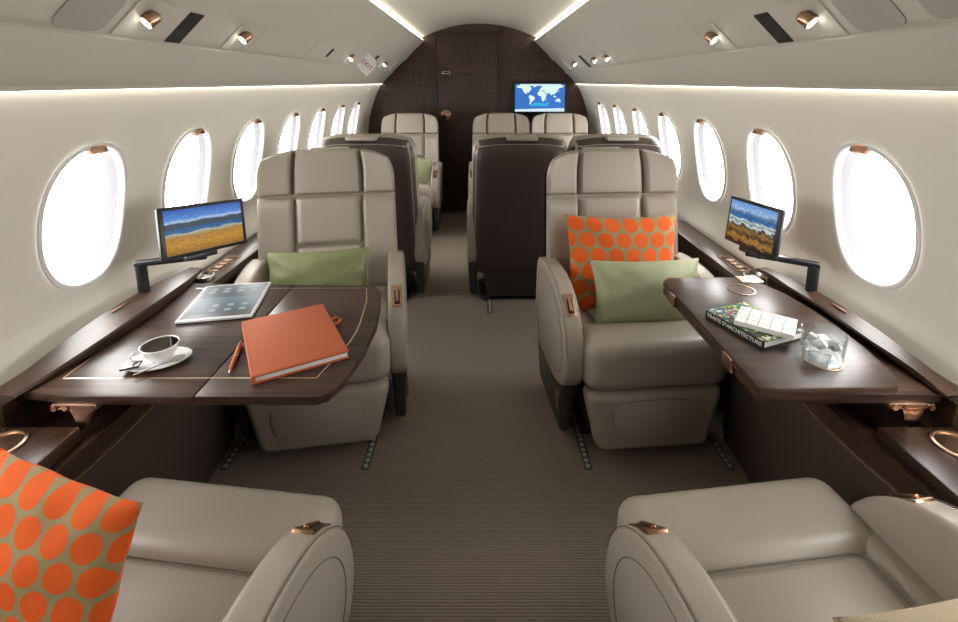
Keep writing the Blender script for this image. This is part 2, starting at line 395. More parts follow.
# far bulkhead with its door
def outline(grow=0):
    h = [(1.10, 0)] + [(1.10, .60)] + [(wx(.62+i*.0345)+.02, .62+i*.0345) for i in range(21)] + [(E_[0]+.03, E_[1]), (F_[0]+.03, F_[1]), (C_[0]+.04, C_[1]+.02), (.40, 1.86), (.2, 1.91), (0, 1.92)]
    return h + [(-a, b) for a, b in h[-2::-1]]
struct(MB().prism(outline(), 1, Y1, Y1+.05).build('wall_far', 'weave', None, 0))
struct(MB().prism(outline(), 1, Y0-.05, Y0).build('wall_rear', 'weave', None, 0))
dr = MB(); dr.rbox((-.418, Y1-.018, .01), (.188, Y1-.002, 1.795), .004, 2)
door = struct(dr.build('door_1', 'weave'))
hb = MB(); hb.rbox((-.366, Y1-.026, 1.402), (-.284, Y1-.016, 1.430), .004, 2); hb.build('door_handle', 'champagne', door)
MB().rbox((-.356, Y1-.029, 1.409), (-.294, Y1-.020, 1.423), .003, 2).build('handle_slot', 'dark_slot', door)
k = MB(); k.add([Matrix.Translation((-.330, Y1-.018, 1.0)) @ Matrix.Rotation(R(90), 4, 'X') @ Vector(v) for v in (lambda q: q.v)(MB().lathe([(.05, 0), (.05, .008), (.036, .012), (.030, .03), (.012, .036)], 24))], MB().lathe([(.05, 0), (.05, .008), (.036, .012), (.030, .03), (.012, .036)], 24).f)
k.build('door_knob', 'bronze', door)
for i, x in enumerate((-.424, .197)):
    struct(MB().rbox((x-.007, Y1-.03, 0), (x+.007, Y1, 1.84 if i else 1.76), .003, 2).build('trim_%d' % n_t, 'base')); n_t += 1
struct(MB().rbox((-.42, 4.76, 0), (.19, 4.80, .006), .002, 2).build('trim_%d' % n_t, 'steel')); n_t += 1

# world map screen on the bulkhead
ms = thing('wall_monitor', 'flat screen showing a blue world map on the far bulkhead', 'monitor', (.602, Y1-.04, 1.17))
MB().rbox((-.262, -.012, -.152), (.262, .035, .152), .006, 2).build('housing', 'black', ms)
mp = MB(); mp.add([(-.245, -.0135, -.135), (.245, -.0135, -.135), (.245, -.0135, .135), (-.245, -.0135, .135)], [(0, 1, 2, 3)], 0)
def mpoly(pts, mi, yy=-.0145):
    mp.add([(lon/180*.245, yy, .012+lat/90*.135) for lon, lat in pts], [list(range(len(pts)))], mi)
mpoly([(-70, -60), (60, -62), (70, -35), (30, -45), (-10, -38), (-50, -42)], 1)
mpoly([(-168, 72), (-80, 75), (-60, 55), (-66, 44), (-81, 27), (-97, 26), (-97, 17), (-83, 10), (-106, 20), (-124, 38), (-130, 55), (-165, 58)], 2)
mpoly([(-55, 82), (-20, 80), (-25, 68), (-45, 60)], 2)
mpoly([(-78, 8), (-60, 9), (-36, -6), (-42, -22), (-62, -38), (-68, -54), (-75, -48), (-71, -20), (-81, -5)], 2)
mpoly([(-16, 28), (-5, 36), (11, 37), (33, 31), (43, 11), (51, 11), (40, -10), (35, -24), (20, -35), (14, -20), (9, 4), (-8, 5), (-17, 15)], 2)
mpoly([(-9, 38), (0, 50), (8, 58), (12, 68), (30, 72), (75, 74), (110, 76), (178, 70), (160, 60), (140, 55), (128, 40), (121, 28), (108, 20), (104, 8), (96, 18), (80, 8), (72, 20), (58, 24), (48, 14), (36, 32), (26, 40)], 2)
mpoly([(114, -22), (130, -12), (142, -12), (153, -28), (146, -39), (130, -32), (116, -34)], 2)
mpoly([(95, 4), (118, 4), (120, -3), (106, -7)], 2)
mpoly([(130, 32), (141, 36), (144, 44), (137, 38)], 2)
mpoly([(46, -14), (50, -16), (47, -25), (43, -22)], 2)
mp.add([(-.245, -.0145, -.135), (.245, -.0145, -.135), (.245, -.0145, -.100), (-.245, -.0145, -.112)], [(0, 1, 2, 3)], 3)
mp.add([(-.20, -.0145, .118), (.22, -.0145, .118), (.20, -.0145, .135), (-.20, -.0145, .135)], [(0, 1, 2, 3)], 3)
mp.build('screen', None, ms, 0, mats=['map_sea', 'map_shelf', 'map_land', 'map_bar'])

# ------------------------------------------------------------ overhead service strip
def psu(side, y, u=.5):
    """frame on the sloping service strip; local X along the cabin, Y up the slope, Z into the cabin"""
    a = Vector((side*.853, 0, 1.426)); b = Vector((side*.741, 0, 1.532)); p = a.lerp(b, u); p.y = y
    ey = (b-a).normalized(); ex = Vector((0, side*1.0, 0)); ez = ex.cross(ey)
    if ez.z > 0: ez = -ez; ex = -ex
    m = Matrix(((ex.x, ey.x, ez.x, p.x), (ex.y, ey.y, ez.y, p.y), (ex.z, ey.z, ez.z, p.z), (0, 0, 0, 1)))
    return m
def place(o, m): o.matrix_basis = m
def make_light(side):
    rl = thing('reading_light', '', 'light')
    fr = MB()   # shallow dished recess
    o4 = [(-.060, -.058), (.060, -.058), (.060, .058), (-.060, .058)]; i4 = [(-.030, -.005), (.030, -.005), (.030, .046), (-.030, .046)]
    fr.add([(x, y, .0010) for x, y in o4]+[(p[0]*.97, p[1]*.97, .0035) for p in o4]+[(x, y, .0005) for x, y in i4], [(0, 1, 5, 4), (1, 2, 6, 5), (2, 3, 7, 6), (3, 0, 4, 7), (4, 5, 9, 8), (5, 6, 10, 9), (6, 7, 11, 10), (7, 4, 8, 11), (8, 9, 10, 11)])
    fr.build('recess', 'ceiling', rl, 20)
    fi = psu(side, 0).to_3x3().transposed(); ax = (fi @ Vector((side*.50, -.55, -.62))).normalized()
    tm = Matrix.Translation((0, .018, .016)) @ Vector((0, 0, 1)).rotation_difference(ax).to_matrix().to_4x4()
    q = MB().lathe([(.007, -.016), (.013, -.012), (.0155, -.004), (.0155, .013), (.0172, .015), (.0172, .020), (.015, .021)], 24)
    sw = MB(); sw.add([tm @ v for v in q.v], q.f); sw.tube([(0, .018, -.002), (0, .018, .012)], .008, 12); sw.build('swivel_lamp', 'bronze', rl)
    q = MB().lathe([(.0145, .0205), (.0145, .0225), (.008, .024)], 24)
    MB().add([tm @ v for v in q.v], q.f).build('lamp_lens', 'lens', rl)
    return rl
protos = {-1: make_light(-1), 1: make_light(1)}; used_p = set()
lights = [(-1, 1.19, 'bronze reading light near the left rear, before the black overhead panel'), (-1, 1.66, 'bronze reading light beyond the left black overhead panel'), (1, 1.19, 'bronze reading light near the right rear, before the black overhead panel'), (1, 1.67, 'bronze reading light beyond the right black overhead panel'), (-1, 3.03, 'small bronze reading light just before the exit sign'), (-1, 4.10, 'small bronze reading light beyond the exit sign'), (1, 3.03, 'bronze reading light above the seats in the middle on the right'), (1, 3.35, 'farther bronze reading light in the distant right cluster'), (1, 4.05, 'farthest bronze reading light on the right near the bulkhead')]
for i, (sd, y, lb) in enumerate(lights):
    o = protos[sd] if sd not in used_p else copy_tree(protos[sd]); used_p.add(sd)
    o['label'] = lb; o['group'] = 'overhead reading lights'
    place(o, psu(sd, y, .46))
def flat_item(name, label, cat, sd, y, w, h, mat, t=.004, r=.012, u=.5, group=None, shear=0):
    pts = []
    for cx, cy, a0 in ((w/2-r, h/2-r, 0), (-w/2+r, h/2-r, 90), (-w/2+r, -h/2+r, 180), (w/2-r, -h/2+r, 270)):
        for j in range(5): pts.append((cx+r*math.cos(R(a0+j*22.5)), cy+r*math.sin(R(a0+j*22.5))))
    o = MB().prism(pts, 2, -.001, t, .001, 1).build(name, mat); tag(o, label, cat, group); place(o, psu(sd, y, u)); return o
for sd, nm in ((-1, 'left'), (1, 'right')):
    flat_item('ceiling_speaker', 'oblong grey speaker grille in the %s overhead strip' % nm, 'speaker', sd, 1.035, .135, .115, 'grille', .003, .03, .45)
    flat_item('display_panel', 'black square display panel between two reading lights on the %s' % nm, 'panel', sd, 1.36, .066, .110, 'blackpanel', .002, .002, .42)
    flat_item('oxygen_mask_cover', 'plain beige flap beyond the second %s reading light' % nm, 'panel', sd, 1.84, .13, .10, 'ceiling', .0022, .004)
    flat_item('display_panel', 'small far black display panel on the %s overhead strip' % nm, 'panel', sd, 3.70, .09, .12, 'blackpanel', .002, .002)
flat_item('oxygen_mask_cover', 'beige overhead flap with a slot far along the left strip', 'panel', -1, 2.42, .14, .10, 'ceiling', .0022, .004)
flat_item('air_outlet', 'tiny dark air outlet in the left strip before the exit sign', 'vent', -1, 2.63, .03, .06, 'blackpanel', .004, .01)
flat_item('light_bar', 'short white light bar on the left strip beside the bulkhead', 'light', -1, 4.55, .03, .12, 'white_plastic', .004, .01)
flat_item('light_bar', 'short white light bar on the right strip beside the bulkhead', 'light', 1, 4.45, .03, .12, 'white_plastic', .004, .01)
flat_item('air_outlet', 'wide recessed outlet nearest the camera on the right strip', 'vent', 1, .865, .10, .115, 'grille', .004, .02)
# exit sign: faces the aisle rearwards, hanging from the left strip
ex = thing('exit_sign', 'white EXIT sign with red letters on the left overhead strip', 'sign'); place(ex, psu(-1, 3.36, .5) @ Matrix.Translation((0, .0, .004)))
exm = Matrix(((0, 0, 1, 0), (0, 1, 0, 0), (1, 0, 0, .045), (0, 0, 0, 1)))   # plate stands out from the strip, its face towards the rear of the cabin
MB().prism([(-.050, -.062), (.050, -.062), (.050, .030), (.018, .062), (-.050, .062)], 2, -.004, .004, .001, 1, mt=exm).build('sign_plate', 'white_plastic', ex)
def text_mesh(txt, size, mat, parent, mtx, name):
    c = bpy.data.curves.new(name, 'FONT'); c.body = txt; c.size = size; c.extrude = .0006; c.align_x = 'CENTER'; c.align_y = 'CENTER'
    t = bpy.data.objects.new('tmp', c); COL.objects.link(t); bpy.context.view_layer.update()
    me = bpy.data.meshes.new_from_object(t.evaluated_get(bpy.context.evaluated_depsgraph_get())); bpy.data.objects.remove(t)
    me.materials.clear(); me.materials.append(M[mat]); me.transform(mtx)
    o = bpy.data.objects.new(name, me); COL.objects.link(o); o.parent = parent; return o
# letters read along the cabin, seen from the rear
text_mesh('EXIT', .044, 'red', ex, Matrix(((0, 0, -1, -.0045), (0, 1, 0, -.005), (1, 0, 0, .045), (0, 0, 0, 1))), 'exit_letters')

# ------------------------------------------------------------ side consoles
def console(sg, nm):
    root = thing('side_console', 'long dark wood side console under the %s windows' % nm, 'console', (sg*1.0, 0, 0))
    inv = Matrix.Translation((-sg*1.0, 0, 0))
    def fin(mb, name, mat, **k):
        mb.v = [inv @ Vector((sg*v.x, v.y, v.z)) for v in mb.v]; return mb.build(name, mat, root, **k)
    # far ledge beside the seats
    ye = 2.42 if sg > 0 else 4.84
    mb = MB(); mb.rbox((.955, 1.56, .575), (1.071, ye, .612), .006, 2); mb.box((.975, 1.56, .02), (1.068, ye, .58)); fin(mb, 'far_ledge', 'wood_y')
    # near ledge and table bay
    mb = MB(); mb.rbox((.865, -.9, .555), (1.071, .93, .588), .006, 2)
    mb.box((1.03, .93, .50), (1.071, 1.62, .655)); mb.box((.88, .93, .50), (1.05, 1.60, .545)); mb.box((.90, 1.50, .50), (1.06, 1.60, .61)); fin(mb, 'near_ledge', 'wood_y')
    # curved fascia: bowed wooden band, trim and kick panel follow the same plan curve
    def bow(y): return .87-.03*math.exp(-((y-1.05)/.30)**2)
    ys = [-.9+.05*i for i in range(51)]
    def band(z0, z1, off0, off1, th=.03):
        mb = MB(); v = []
        for y in ys:
            a, b_ = bow(y)+off0, bow(y)+off1
            v += [(a, y, z0), (b_, y, z1), (b_+th, y, z1), (a+th, y, z0)]
        f = []
        for i in range(len(ys)-1):
            for j in range(4): f.append((i*4+j, i*4+(j+1) % 4, i*4+4+(j+1) % 4, i*4+4+j))
        n_ = len(v); f += [(0, 1, 2, 3), (n_-4, n_-3, n_-2, n_-1)]
        mb.add(v, f); return mb
    fin(band(.498, .556, .008, -.002), 'wood_band', 'wood_y')
    fin(band(.4945, .4985, .003, .003, .02), 'metal_trim', 'champagne')
    fin(band(.0, .494, .05, .008), 'kick_panel', 'kick')
    # arched rail over the table bay
    mb = MB(); v = []; k = 29
    for i in range(k):
        t = i/(k-1); y = .925+.715*t; a = math.sin(PI*t)
        zt = .668+.028*a; zi = .664+.022*a; xi = (.995-.045*a**.8) if sg < 0 else (.998-.012*a)
        v += [(xi, y, zi-.006), (xi+.003, y, zi), (1.036, y, zt), (1.040, y, zt-.003), (1.040, y, .63), (xi+.001, y, .6568 if sg < 0 else .682-.02*(1-a)**4)]
    f = [(i*6+j, i*6+(j+1) % 6, i*6+6+(j+1) % 6, i*6+6+j) for i in range(k-1) for j in range(6)]
    f += [tuple(range(6)), tuple((k-1)*6+j for j in range(6))]
    mb.add(v, f); fin(mb, 'arched_rail', 'wood_y', smooth=25)
    mb = MB(); mb.add([(1.020+.005*math.cos(a_), 1.27+.028*math.sin(a_), .6962) for a_ in [2*PI*i/20 for i in range(20)]], [list(range(20))]); fin(mb, 'finger_pull', 'bronze')
    # cup holders
    for y, x, r in ((.87, .985, .040),):
        mb = MB(); mb.lathe([(r+.005, .0), (r+.005, .004), (r, .005), (r-.001, .0)], 40, (x, y, .5885)); h = fin(mb, 'cup_holder_rim', 'champagne')
        mb = MB(); mb.lathe([(r, .0), (r-.001, .0012), (r*.7, .0004), (.001, .0004)], 40, (x, y, .5885)); h = fin(mb, 'cup_holder_well', 'bronze')
    mb = MB(); mb.lathe([(.038, 0), (.038, .014), (.034, .016), (.030, .004), (.001, .004)], 32, (1.012, 1.665, .613)); fin(mb, 'cup_holder', 'steel')
    mb = MB(); mb.rbox((.985, 1.74, .611), (1.045, 1.90, .615), .0015, 1); cp = fin(mb, 'control_panel', 'bronze')
    mb = MB(); mb.rbox((.993, 1.75, .614), (1.037, 1.885, .6165), .001, 1); m2 = fin(mb, 'panel_face', 'choc'); 
    mb = MB()
    for i in range(3): mb.rbox((1.000, 1.765+.035*i, .616), (1.030, 1.787+.035*i, .6185), .001, 1)
    fin(mb, 'panel_button', 'champagne')
console(-1, 'left'); console(1, 'right')

# ------------------------------------------------------------ seats
def make_seat(name, label, loc, rz, recline=10, arms=(-1, 1), hw=.28, group=None, ash=0):
    root = thing(name, label, 'seat', loc, rz, group)
    rc = R(recline); sr, crn = math.sin(rc), math.cos(rc)
    def mapf(s, t, h, front=True):
        W = hw+.010*(1-t) - .022*max(0, (t-.82)/.18)**2
        al = t*.630 - .045*abs(s)**4*max(0, (t-.75)/.25)
        if front: h += .040*abs(s)**3*(.6+.4*min(1, max(0, t)))
        return Vector((s*W, .19+al*sr-h*crn, .42+al*crn+h*sr))
    T = .105; tb = -.40
    mb = MB()
    fr_ = lambda u, v: mapf(2*u-1, tb+(1-tb)*v, 0)
    def bk(u, v):
        e = ease(u, 10)*ease(v, 14); p = mapf(2*u-1, tb+(1-tb)*v, 0)
        q_ = mapf(2*u-1, tb+(1-tb)*v, -T, False); return p.lerp(q_, e)
    mb.grid(fr_, 20, 20); n0 = len(mb.v)
    mb.grid(bk, 24, 24)
    mb.build('backrest', 'leather', root, 60)
    mb = MB()
    def bp_(u, v):
        s = (2*u-1)*.98; vv = .03+.962*v; e = ease((s+1)/2, 10)*ease(vv, 14)
        t = tb+(1-tb)*vv; ed = min(1, 8*min(u, 1-u, v, 1-v))
        if v > .92: s *= 1-.06*((v-.92)/.08)**2
        return mapf(s, t, 0).lerp(mapf(s, t, -T, False), e) + Vector((0, crn, -sr))*(.001+.006*ed)
    mb.grid(bp_, 24, 24); mb.build('back_panel', 'shell', root, 60)
    tp_ = mapf(0, 1, -.055, False); mb = MB(); mb.rbox((-.085, tp_.y-.05, tp_.z-.020), (.085, tp_.y+.050, tp_.z+.004), .007, 3, mt=None)
    mb.build('headrest_tab', 'leather', root, 60)
    def pad(pname, s0, s1, t0, t1, th, mat='leather', pw=16, base=.002):
        mb = MB()
        def g(u, v):
            e = ease(u, pw)*ease(v, pw)
            return mapf(s0+(s1-s0)*u, t0+(t1-t0)*v, -.004+base+th*e)
        mb.grid(g, 16, 16); return mb.build(pname, mat, root, 60)
    for s0, s1 in ((-1.0, -.52), (-.515, .515), (.52, 1.0)): pad('headrest_pad', s0, s1, .685, 1.0, .042)
    for s0, s1 in ((-1.0, -.50), (.50, 1.0)): pad('side_bolster', s0, s1, .0, .68, .034)
    pad('back_pad', -.494, .494, .345, .68, .030); pad('lumbar_pad', -.494, .494, .0, .34, .032)
    # cushion
    cw = .250
    mb = MB(); mb.rbox((-cw, -.27, .285), (cw, .21, .440), .035, 4); mb.rbox((-cw, -.295, .285), (cw, -.10, .462), .048, 5)
    mb.build('seat_cushion', 'leather', root, 60)
    for s in (-1, 1):
        mb = MB(); mb.rbox((s*cw-.035*(1+s), -.16, .36), (s*cw+.035*(1-s), .20, .457), .024, 4); mb.build('cushion_side', 'leather', root, 60)
    mb = MB(); mb.rbox((-.164, -.105, .40), (.164, .19, .4505), .014, 3); mb.build('seat_pad', 'leather', root, 60)
    mb = MB(); mb.tube([(-.166, .19, .448), (-.166, -.085, .4515), (-.158, -.099, .453), (-.145, -.104, .454), (.145, -.104, .454), (.158, -.099, .453), (.166, -.085, .4515), (.166, .19, .448)], .0022, 6); mb.build('seat_pad_seam', 'leather_seam', root)
    # leg rest
    mb = MB(); mt = Matrix.Translation((0, -.285, .282)) @ Matrix.Rotation(R(-3), 4, 'X')
    mb.rbox((-.248, .0, -.225), (.248, .10, .0), .034, 5, (.80, .9), mt); lr = mb.build('leg_rest', 'leather', root, 60)
    pts = smooth_poly([(-.155, -.028), (.155, -.028), (.155, -.10), (.135, -.175), (-.135, -.175), (-.155, -.10)], 2)
    mb = MB(); mb.prism(pts, 1, -.003, .02, .003, 2, mt=mt); mb.build('leg_rest_panel', 'leather', lr)
    mb = MB(); mb.tube([mt @ Vector((p[0], -.0005, p[1])) for p in pts], .0010, 6, True); mb.build('leg_rest_seam', 'leather_seam', lr)
    # base
    mb = MB(); mb.rbox((-.225, -.17, .03), (.225, .25, .30), .02, 2, (.85, .9)); mb.box((-.205, -.12, 0), (-.165, .22, .035)); mb.box((.165, -.12, 0), (.205, .22, .035)); mb.build('base', 'base', root)
    for s in arms:
        xc = s*(hw+.0); w = .034
        prof = [(.26, .30), (.27, .42), (.26, .56), (.22, .612), (.10, .624), (-.02, .618), (-.10, .596), (-.165, .555), (-.215, .500), (-.245, .435), (-.252, .370), (-.235, .315), (-.19, .270), (-.10, .235), (.10, .225), (.22, .24)]
        prof = smooth_poly([(p[0]+ash, p[1]-.016) for p in prof], 1)
        mb = MB(); mb.prism(prof, 0, xc-w, xc+w, .014, 4); a = mb.build('armrest', 'leather', root, 50)
        inner = [((p[0]-.01-ash)*.80+.01+ash, (p[1]-.43)*.78+.425) for p in prof]
        mb = MB(); mb.tube([(xc+s*(w+.0005), p[0], p[1]) for p in inner], .0012, 6, True)
        top = [p for p in prof if p[1] > .40]
        mb.tube([(xc+s*(w-.004), p[0], p[1]-.001) for p in top], .0011, 6)
        mb.build('armrest_seam', 'leather_seam', a)
        # bronze recline control on the sloping nose
        mt = Matrix.Translation((xc, -.150+ash, .5455)) @ Matrix.Rotation(R(40), 4, 'X')
        mb = MB(); mb.rbox((-.020, -.044, -.010), (.020, .042, .0035), .003, 2, mt=mt); c = mb.build('armrest_control', 'bronze', a)
        mb = MB(); mb.rbox((-.011, -.034, .0), (.011, .022, .0042), .0015, 1, mt=mt); mb.build('control_slot', 'dark_slot', a)
        mb = MB(); mb.rbox((-.005, -.024, .003), (.005, .030, .008), .002, 2, mt=mt); mb.build('control_lever', 'bronze', a)
        # lower skirt beside the base and its bronze catch
        mb = MB(); mb.rbox((xc-.030, -.19, .035), (xc+.030, .25, .27), .018, 3, (.7, .82)); mb.build('side_skirt', 'base', root)
        mb = MB(); mb.rbox((xc+s*.024-.008, -.15, .13), (xc+s*.024+.008, -.115, .20), .003, 2); mb.build('release_catch', 'bronze', root)
    return root
GR = 'beige leather cabin seats'
make_seat('cabin_seat', 'beige leather seat facing the camera behind the left table', (-.605, 1.765, 0), R(10), 10, group=GR)
make_seat('cabin_seat', 'beige leather seat facing the camera behind the right table, holding two cushions', (.587, 1.765, 0), R(5), 10, group=GR)
make_seat('cabin_seat', 'beige leather seat at the bottom left corner facing away, with an orange dotted cushion', (-.567, .640, 0), R(173), 38, hw=.258, group=GR, ash=.03)
make_seat('cabin_seat', 'beige leather seat at the bottom right corner facing away, tan cushion at its back', (.570, .640, 0), R(187), 38, hw=.258, group=GR, ash=.03)
make_seat('cabin_seat', 'seat with dark brown back beside the left windows, facing the far end', (-.640, 2.98, 0), R(180), 10, group=GR)
make_seat('cabin_seat', 'seat with its whole dark brown back showing beside the aisle', (.235, 2.98, 0), R(180), 10, (1,), .272, GR)
make_seat('cabin_seat', 'seat with dark brown back mostly hidden behind the right front seat', (.779, 2.98, 0), R(180), 10, (), .268, GR)
make_seat('cabin_seat', 'far left beige seat facing the camera with a green cushion, before the bulkhead', (-.640, 4.20, 0), 0, 10, hw=.262, group=GR)
make_seat('cabin_seat', 'far beige seat facing the camera, nearer the aisle under the map screen', (.205, 4.20, 0), 0, 10, (-1,), .262, GR)
make_seat('cabin_seat', 'far beige seat facing the camera, nearer the right windows under the map screen', (.745, 4.20, 0), 0, 10, (1,), .262, GR)

# floor tracks
def track(x, y0, y1, label):
    r = thing('seat_track', label, 'rail', (x, y0, 0), 0, 'seat tracks in the carpet')
    L_ = y1-y0
    MB().rbox((-.014, 0, 0), (.014, L_, .004), .001, 1).build('track_rail', 'track', r)
    mb = MB(); k = int(L_/.025)
    for i in range(k): mb.lathe([(.008, 0), (.008, .006), (.005, .007)], 8, (0, .014+i*.025, .002))
    mb.build('track_studs', 'track_light', r)
track(-.395, 1.455, 2.05, 'metal seat track at the aisle foot of the left front seat')
track(-.885, 1.455, 2.05, 'metal seat track at the window foot of the left front seat')
track(.380, 1.455, 2.05, 'metal seat track at the aisle foot of the right front seat')
track(.875, 1.455, 2.05, 'metal seat track at the window foot of the right front seat')
track(.065, 2.60, 3.2, 'metal seat track under the seat with its whole dark back showing')

# ------------------------------------------------------------ tables
tl = thing('folding_table', 'wide dark wood table with thin brass inlay holding the coffee cup', 'table', (-.65, 1.2, 0))
def rel(pts, c): return [(a-c[0], b-c[1]) for a, b in pts]
c0 = (-.65, 1.2)
tp = [(-1.005, .955), (-.886, .936), (-.352, .934), (-.328, .948), (-.308, .998), (-.291, 1.119), (-.287, 1.246), (-.300, 1.369), (-.321, 1.468), (-.349, 1.511), (-.98, 1.531)]
SEAM = -.618
left = [p for p in tp if p[0] < SEAM]; right = [p for p in tp if p[0] > SEAM]
lf = [(-1.005, .955), (-.886, .9355), (SEAM-.0012, .935), (SEAM-.0012, 1.520), (-.98, 1.531)]
rt = [(SEAM+.0012, .935)] + [p for p in tp[2:10]] + [(SEAM+.0012, 1.520)]
MB().prism(rel(lf, c0), 2, .634, .655, .003, 2).build('table_leaf', 'wood_x', tl, 30)
MB().prism(rel(rt, c0), 2, .634, .655, .003, 2).build('table_leaf', 'wood_x', tl, 30)
def ribbon(pts, w, z, h=.0006):
    mb = MB(); P2 = [Vector(p) for p in pts]
    v = []
    for i, p in enumerate(P2):
        t = (P2[min(i+1, len(P2)-1)]-P2[max(i-1, 0)]).normalized(); nn = Vector((-t.y, t.x))*w/2
        v += [(p.x-nn.x, p.y-nn.y, z+h), (p.x+nn.x, p.y+nn.y, z+h)]
    mb.add(v, [(2*i, 2*i+1, 2*i+3, 2*i+2) for i in range(len(P2)-1)]); return mb
inl = [(-.953, 1.0), (-.375, 1.002), (-.373, 1.0035), (-.338, 1.154), (-.334, 1.21), (-.336, 1.263), (-.349, 1.396), (-.371, 1.489), (-.372, 1.490), (-.93, 1.487)]
MB.add(mbx := ribbon(rel(inl, c0), .004, .655), [], []); mbx.build('brass_inlay', 'champagne', tl, 0)
ribbon(rel([(-.955, 1.0), (-.96, 1.49)], c0), .003, .655).build('edge_inlay', 'champagne', tl, 0)
def bracket(parent, x, y, z, s):
    mb = MB(); mb.rbox((x-.055, y-.012, z-.016), (x+.045, y+.006, z-.002), .003, 2)
    mb.prism([(x-.022, z-.012), (x+.030, z-.012), (x+.022, z-.05), (x+.045*s+.012, z-.098), (x+.045*s-.012, z-.098), (x-.010, z-.05)], 1, y-.006, y+.006, .002, 2)
    for dx in (-.045, -.02, .035): mb.tube([(x+dx, y-.016, z-.009), (x+dx, y-.008, z-.009)], .006, 12)
    return mb.build('hinge_bracket', 'bronze', parent)
bracket(tl, -.872-c0[0], .943-c0[1], .640, -1)

tr_ = thing('folding_table', 'narrower dark wood table with a folded double leaf holding books and a glass', 'table', (.78, 1.2, 0))
c1 = (.78, 1.2)
up_ = [(.607, 1.490), (.631, 1.519), (.858, 1.523), (.913, 1.49), (.948, 1.40), (.960, 1.30), (.962, 1.194), (.951, 1.073), (.930, .985), (.920, .958), (.905, .938), (.88, .931), (.640, .926), (.600, .932)]
lo_ = [(.609, 1.492), (.635, 1.515), (.96, 1.50), (1.005, 1.30), (1.005, .942), (.612, .938)]
u2 = [up_[0]] + up_[1:]
MB().prism(rel(up_, c1), 2, .661, .680, .003, 2).build('upper_leaf', 'wood_x', tr_, 30)
MB().prism(rel(lo_, c1), 2, .634, .657, .003, 2).build('lower_leaf', 'wood_x', tr_, 30)
MB().prism(rel([(.63, 1.48), (.92, 1.46), (.92, .96), (.64, .96)], c1), 2, .656, .662).build('leaf_gap', 'dark_slot', tr_, 0)
for cx, cy in ((.826, 1.421), (.806, 1.030)):
    mb = MB(); mb.lathe([(.0405, 0), (.0405, .0022), (.0375, .0022), (.0375, 0)], 48, (cx-c1[0], cy-c1[1], .6797)); mb.build('cup_ring', 'bronze', tr_)
bracket(tr_, .945-c1[0], .946-c1[1], .640, 1)
for y in (1.40, 1.06):
    x = .600+.001*(y-.93)/.56
    MB().rbox((x-c1[0]-.004, y-c1[1]-.022, .642), (x-c1[0]+.006, y-c1[1]+.022, .676), .002, 2).build('table_latch', 'bronze', tr_)
MB().rbox((.86-c1[0], 1.475-c1[1], .6795), (.93-c1[0], 1.525-c1[1], .683), .001, 1).build('corner_plate', 'champagne', tr_)

# ------------------------------------------------------------ cushions
def pillow(name, label, w, h, T, mat, mtx, uvscale=None, seed=0, group=None, sag=.0, nn=36):
    rnd = random.Random(seed); ph = [rnd.uniform(0, 6.28) for _ in range(8)]
    v = []; uv = []; f = []
    def P(u, w_, sd):
        a, b = 2*u-1, 2*w_-1
        x = a*w/2*(1-.075*(1-b*b)); z = b*h/2*(1-.075*(1-a*a))
        e = (max(0, 1-a*a)**.52)*(max(0, 1-b*b)**.52)
        wr = 1+.05*math.sin(5*a+3*b+ph[0])+.04*math.sin(7*b-4*a+ph[1])
        y = sd*T/2*e*wr
        r = math.hypot(a, b)
        y += .004*math.sin(9*math.atan2(b, a)+ph[2])*min(1, r)**3*(1-min(1, max(abs(a), abs(b)))**6)
        z -= sag*(1-a*a)*max(0, b)**2
        return Vector((x, y, z))
    for sd in (-1, 1):
        n0 = len(v)
        for j in range(nn+1):
            for i in range(nn+1):
                p = P(i/nn, j/nn, sd); v.append(p)
                k_ = uvscale or .07; uv.append(((2*i/nn-1)*w/2/k_+.15, (2*j/nn-1)*h/2/k_+.35))
        f += [(n0+j*(nn+1)+i, n0+j*(nn+1)+i+1, n0+(j+1)*(nn+1)+i+1, n0+(j+1)*(nn+1)+i) for j in range(nn) for i in range(nn)]
    o = mesh_obj(name, v, f, mat, None, 180, uv)
    tag(o, label, 'cushion', group); o.matrix_basis = mtx
    return o
def TR(x, y, z, rx=0, ry=0, rz=0):
    return Matrix.Translation((x, y, z)) @ Matrix.Rotation(R(rz), 4, 'Z') @ Matrix.Rotation(R(rx), 4, 'X') @ Matrix.Rotation(R(ry), 4, 'Y')
pillow('cushion', 'orange polka-dot cushion on the right front seat, behind the green one', .46, .40, .13, 'polka', TR(.578, 1.835, .603, -17, 1, 3), .074, 1)
pillow('cushion', 'pale green cushion propped in front of the orange one', .425, .245, .12, 'green_pale', TR(.635, 1.700, .545, -22, 0, 3), None, 2)
pillow('cushion', 'olive green cushion on the left front seat behind the table', .40, .22, .11, 'green', TR(-.640, 1.815, .555, -16, 0, 10), None, 3)
ux = Vector((.269, -.069, -.032)).normalized(); uz = Vector((.013, .047, .154)); uz = (uz-ux*uz.dot(ux)).normalized(); uy = uz.cross(ux)
cc = Vector((-.503, .621, .704))-ux*.145-uz*.135
pillow('cushion', 'orange polka-dot cushion in the bottom left corner', .29, .27, .09, 'polka', Matrix(((ux.x, uy.x, uz.x, cc.x), (ux.y, uy.y, uz.y, cc.y), (ux.z, uy.z, uz.z, cc.z), (0, 0, 0, 1))), .052, 4)
pillow('cushion', 'tan linen cushion cut off by the bottom right corner', .42, .36, .12, 'tan', TR(.62, .385, .588, -34, 0, 12), None, 5)
pillow('cushion', 'small green cushion on the far left seat', .38, .26, .11, 'green_pale', TR(-.595, 4.19, .530, -14, 0, 0), None, 6)

